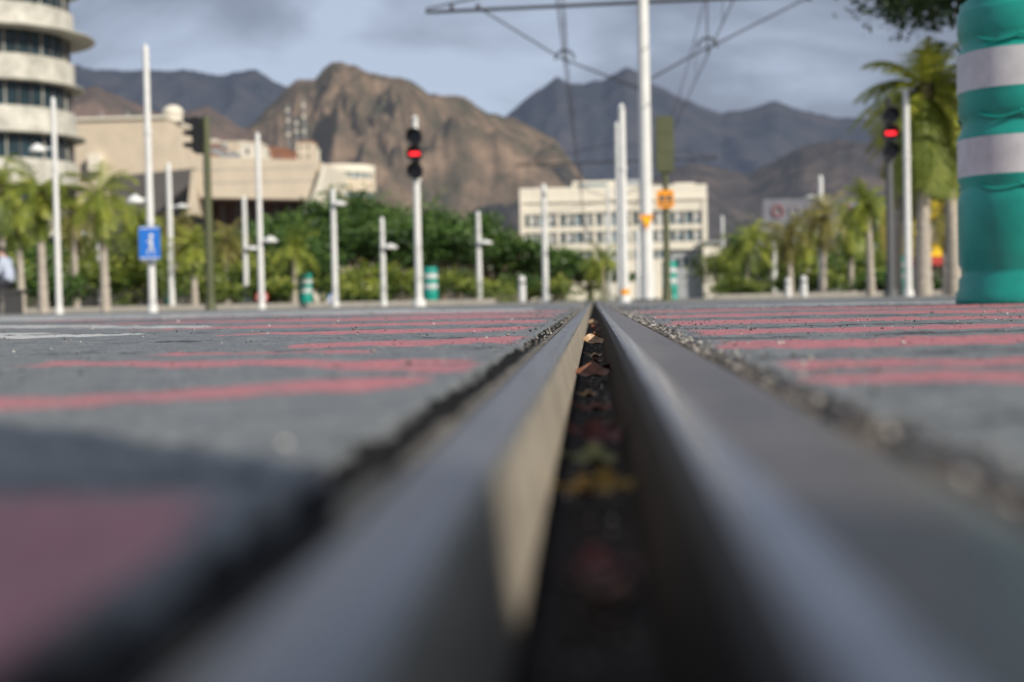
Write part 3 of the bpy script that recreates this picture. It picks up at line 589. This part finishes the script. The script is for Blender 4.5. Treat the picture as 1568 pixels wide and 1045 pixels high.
for i in range(46):
    if i<26: px,pt,wd,D=318+r.rand()*150,219+r.rand()*20,14+16*r.rand(),300+300*r.rand()
    else: px,pt,wd,D=255+r.rand()*80,215+r.rand()*30,12+12*r.rand(),300+300*r.rand()
    m=[BEI,GRW,ROOFT,WH,BEI][r.randint(5)]
    x0,x1=bx(px,D),bx(px+wd,D); zt=bz(px,pt,D); mb.box(x0,x1,D,D+8,-.02,zt,m); mb.box(x0-.2,x1+.2,D-.2,D+8.2,zt+.003,zt+.5,ROOFT if r.rand()<.5 else m)
    nw=max(1,int((x1-x0)/2.6))
    for a in range(nw):
        for b_ in range(3): xx=x0+(a+.3)*(x1-x0)/nw; mb.box(xx,xx+.8,D-.06,D-.01,zt-2.2-b_*3,zt-1-b_*3,DWALL)
mb.build('hillside_houses')
mb=MB(); D=1500
for px,pt in((450,160),(474,152),(462,182)):
    x_=bx(px,D); zt=bz(px,pt,D); z0=bz(px,236,D)-20
    for a,b_ in((-1.3,-1.3),(1.3,-1.3),(1.3,1.3),(-1.3,1.3)): mb.cyl((x_+a,D+b_,z0),(x_+a*.6,D+b_*.6,zt),.3,.2,GRW,5)
    for k in range(9):
        zz=z0+(zt-z0)*(k+.5)/9; mb.box(x_-1.2,x_+1.2,D-1.2,D+1.2,zz,zz+.4,GRW)
    for k in(.55,.75,.9): mb.cyl((x_,D-2,z0+(zt-z0)*k),(x_,D-1.4,z0+(zt-z0)*k),1.8,1.8,WH,12)
mb.build('radio_mast')
# ------------------------------------------------------------------ mountains
def mountmat(name,c0,c1,c2,sc_,haze,bd=25):
    m,n,l,b=nmat(name); tc=n.new('ShaderNodeTexCoord'); a=n.new('ShaderNodeTexNoise'); a.inputs['Scale'].default_value=sc_; a.inputs['Detail'].default_value=10; a.inputs['Roughness'].default_value=.68
    l.new(tc.outputs['Object'],a.inputs[0]); r=n.new('ShaderNodeValToRGB'); e=r.color_ramp.elements; e[0].position=.34; e[1].position=.66; e[0].color=(*c0,1); e[1].color=(*c2,1); k=e.new(.5); k.color=(*c1,1)
    l.new(a.outputs['Fac'],r.inputs[0]); l.new(r.outputs[0],b.inputs['Base Color']); b.inputs['Roughness'].default_value=1; b.inputs['Specular IOR Level'].default_value=0
    bp=n.new('ShaderNodeBump'); bp.inputs['Strength'].default_value=.7; bp.inputs['Distance'].default_value=bd; l.new(a.outputs['Fac'],bp.inputs['Height']); l.new(bp.outputs[0],b.inputs['Normal'])
    # aerial haze painted in as an even bluish glow of the slope itself
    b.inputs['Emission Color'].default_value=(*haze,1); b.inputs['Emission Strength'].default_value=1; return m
def mountain(name,prof,D,front,m,amp,seed,nu=260,nv=70,fs=1.0,crag=.02,oc=6):
    px=np.linspace(prof[0][0],prof[-1][0],nu); py=np.interp(px,[p[0] for p in prof],[p[1] for p in prof])
    V=[]; vv=list(np.linspace(0,1,nv))+[1.06,1.15,1.3]
    for i in range(nu):
        x0=bx(px[i],D); h0=max(5,bz(px[i],py[i],D)); h0+=h0*crag*mn.fractal(Vector((x0/110,seed,0)),.8,2,5)
        for v in vv:
            y=D-front*(1-v); xx=x0*y/D
            if v<=1:
                wx=120*mn.noise(Vector((xx/500,y/500,seed)))
                rd=mn.ridged_multi_fractal(Vector(((xx+wx)*fs/420,y*fs/900+seed,seed*.37)),.9,2.1,oc,1.0,2.0)
                s_=math.sin(math.pi*min(1,v*.92+.08))**.7 if 0<v<1 else 0
                z=h0*(v**.9)*(.55+.45*v)+(rd-.9)*amp*h0*s_
                z=max(-8,z)
                z=min(z,h0*(y/D)*.985) if v<1 else h0
            else: z=h0*(1-(v-1)*2.2)
            V.append((xx,y,z))
    nvv=len(vv); I=np.arange(nu*nvv).reshape(nu,nvv); Q=np.stack([I[:-1,:-1],I[1:,:-1],I[1:,1:],I[:-1,1:]],-1).reshape(-1,4)
    np_mesh(name,np.array(V),Q,m,smooth=True)
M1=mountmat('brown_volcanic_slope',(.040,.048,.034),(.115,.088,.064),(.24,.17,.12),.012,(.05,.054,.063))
M2=mountmat('haze_tinted_slope',(.018,.022,.026),(.032,.034,.038),(.052,.048,.048),.005,(.068,.082,.117))  # haze and cloud shadow painted into the dark bluish base colours
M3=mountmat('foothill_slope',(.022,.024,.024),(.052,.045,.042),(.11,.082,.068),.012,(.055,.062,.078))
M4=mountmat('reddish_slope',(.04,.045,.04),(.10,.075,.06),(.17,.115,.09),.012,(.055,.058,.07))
M5=mountmat('dark_near_slope',(.02,.022,.02),(.04,.038,.036),(.07,.057,.048),.012,(.05,.056,.068))  # darker base colours than the other foothills
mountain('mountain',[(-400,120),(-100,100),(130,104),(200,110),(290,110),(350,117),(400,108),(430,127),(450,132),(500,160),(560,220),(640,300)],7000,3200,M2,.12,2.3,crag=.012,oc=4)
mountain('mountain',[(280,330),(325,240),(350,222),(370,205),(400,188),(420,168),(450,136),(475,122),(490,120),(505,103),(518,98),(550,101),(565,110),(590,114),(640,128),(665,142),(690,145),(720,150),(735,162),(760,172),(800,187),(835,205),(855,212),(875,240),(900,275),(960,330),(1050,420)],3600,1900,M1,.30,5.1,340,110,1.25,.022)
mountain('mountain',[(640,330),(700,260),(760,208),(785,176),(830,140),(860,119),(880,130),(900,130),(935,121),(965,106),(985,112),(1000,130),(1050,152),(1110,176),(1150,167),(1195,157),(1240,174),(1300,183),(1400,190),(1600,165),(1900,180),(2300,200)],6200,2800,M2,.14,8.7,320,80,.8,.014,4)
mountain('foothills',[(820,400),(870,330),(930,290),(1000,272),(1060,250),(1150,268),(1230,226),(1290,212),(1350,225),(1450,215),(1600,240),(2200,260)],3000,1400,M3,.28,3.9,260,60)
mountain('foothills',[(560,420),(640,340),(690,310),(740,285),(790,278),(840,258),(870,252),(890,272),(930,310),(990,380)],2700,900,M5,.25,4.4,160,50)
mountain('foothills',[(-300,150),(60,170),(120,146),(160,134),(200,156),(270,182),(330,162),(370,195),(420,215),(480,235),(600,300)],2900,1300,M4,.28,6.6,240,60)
# ------------------------------------------------------------------ seated person on a low bench (left edge)
D=26.; X0=bx(16,D)
BCH=mat('dark_bench_stone',(.05,.05,.052),.8)
mb=MB(); mb.box(-.9,.22,-.22,.22,.36,.44,BCH,.02); mb.box(-.8,-.6,-.2,.2,-.02,.36,BCH,.01); mb.box(-.02,.18,-.2,.2,-.02,.36,BCH,.01); mb.build('stone_bench',(X0,D,0))
J={'pel':(.02,0,.56,.15,.13),'ab':(.03,0,.72,.125,.115),'ch':(-.04,0,.92,.15,.14),'nk':(-.13,0,1.06,.06,.06),'hd':(-.18,0,1.17,.085,.10),'ht':(-.20,0,1.27,.075,.075)}
vs=[];rad=[];ed=[];ix={}
def jv(nm,p,r_,par=None):
    ix[nm]=len(vs); vs.append(p); rad.append(r_)
    if par: ed.append((ix[par],ix[nm]))
pr=None
for k_ in('pel','ab','ch','nk','hd','ht'): a=J[k_]; jv(k_,a[:3],(a[3],a[4]),pr); pr=k_
for s_ in(-1,1):
    t='l' if s_<0 else 'r'
    jv('hip'+t,(-.02,s_*.1,.54),(.09,.09),'pel'); jv('kn'+t,(-.42,s_*.13,.53),(.065,.065),'hip'+t); jv('an'+t,(-.45,s_*.13,.10),(.042,.042),'kn'+t); jv('to'+t,(-.62,s_*.14,.04),(.035,.035),'an'+t)
    jv('sh'+t,(-.05,s_*.17,.97),(.065,.065),'ch'); jv('el'+t,(-.12,s_*.22,.72),(.045,.045),'sh'+t); jv('wr'+t,(-.34,s_*.14,.64),(.03,.03),'el'+t); jv('ha'+t,(-.41,s_*.12,.62),(.035,.02),'wr'+t)
    for q_ in range(4): jv('f%d'%q_+t,(-.47,s_*.12+(q_-1.5)*.02,.60-.005*q_),(.009,.009),'ha'+t)
me=bpy.data.meshes.new('person'); me.from_pydata(vs,ed,[]); po=bpy.data.objects.new('seated_person',me); sc.collection.objects.link(po); po.location=(X0,D,0)
sm=po.modifiers.new('skin','SKIN'); ss=po.modifiers.new('sub','SUBSURF'); ss.levels=1; ss.render_levels=1
for i,r_ in enumerate(rad): me.skin_vertices[0].data[i].radius=r_
me.skin_vertices[0].data[0].use_root=True
dg=bpy.context.evaluated_depsgraph_get(); ne=bpy.data.meshes.new_from_object(po.evaluated_get(dg)); po.modifiers.clear(); po.data=ne
ne.materials.clear()
for m_ in(mat('shirt_cloth',(.42,.48,.60),.9),mat('trouser_cloth',(.03,.03,.045),.9),mat('skin',(.45,.26,.18),.6),mat('hair',(.03,.02,.015),.7)): ne.materials.append(m_)
for p in ne.polygons:
    c=p.center; p.use_smooth=True
    p.material_index=3 if (c.z>1.2 or (c.z>1.12 and c.x>-.17)) else 2 if (c.z>1.05 or (c.x<-.33 and .58<c.z<.7 and abs(c.y)<.2 and c.z>.61)) else 1 if c.z<.62 else 0
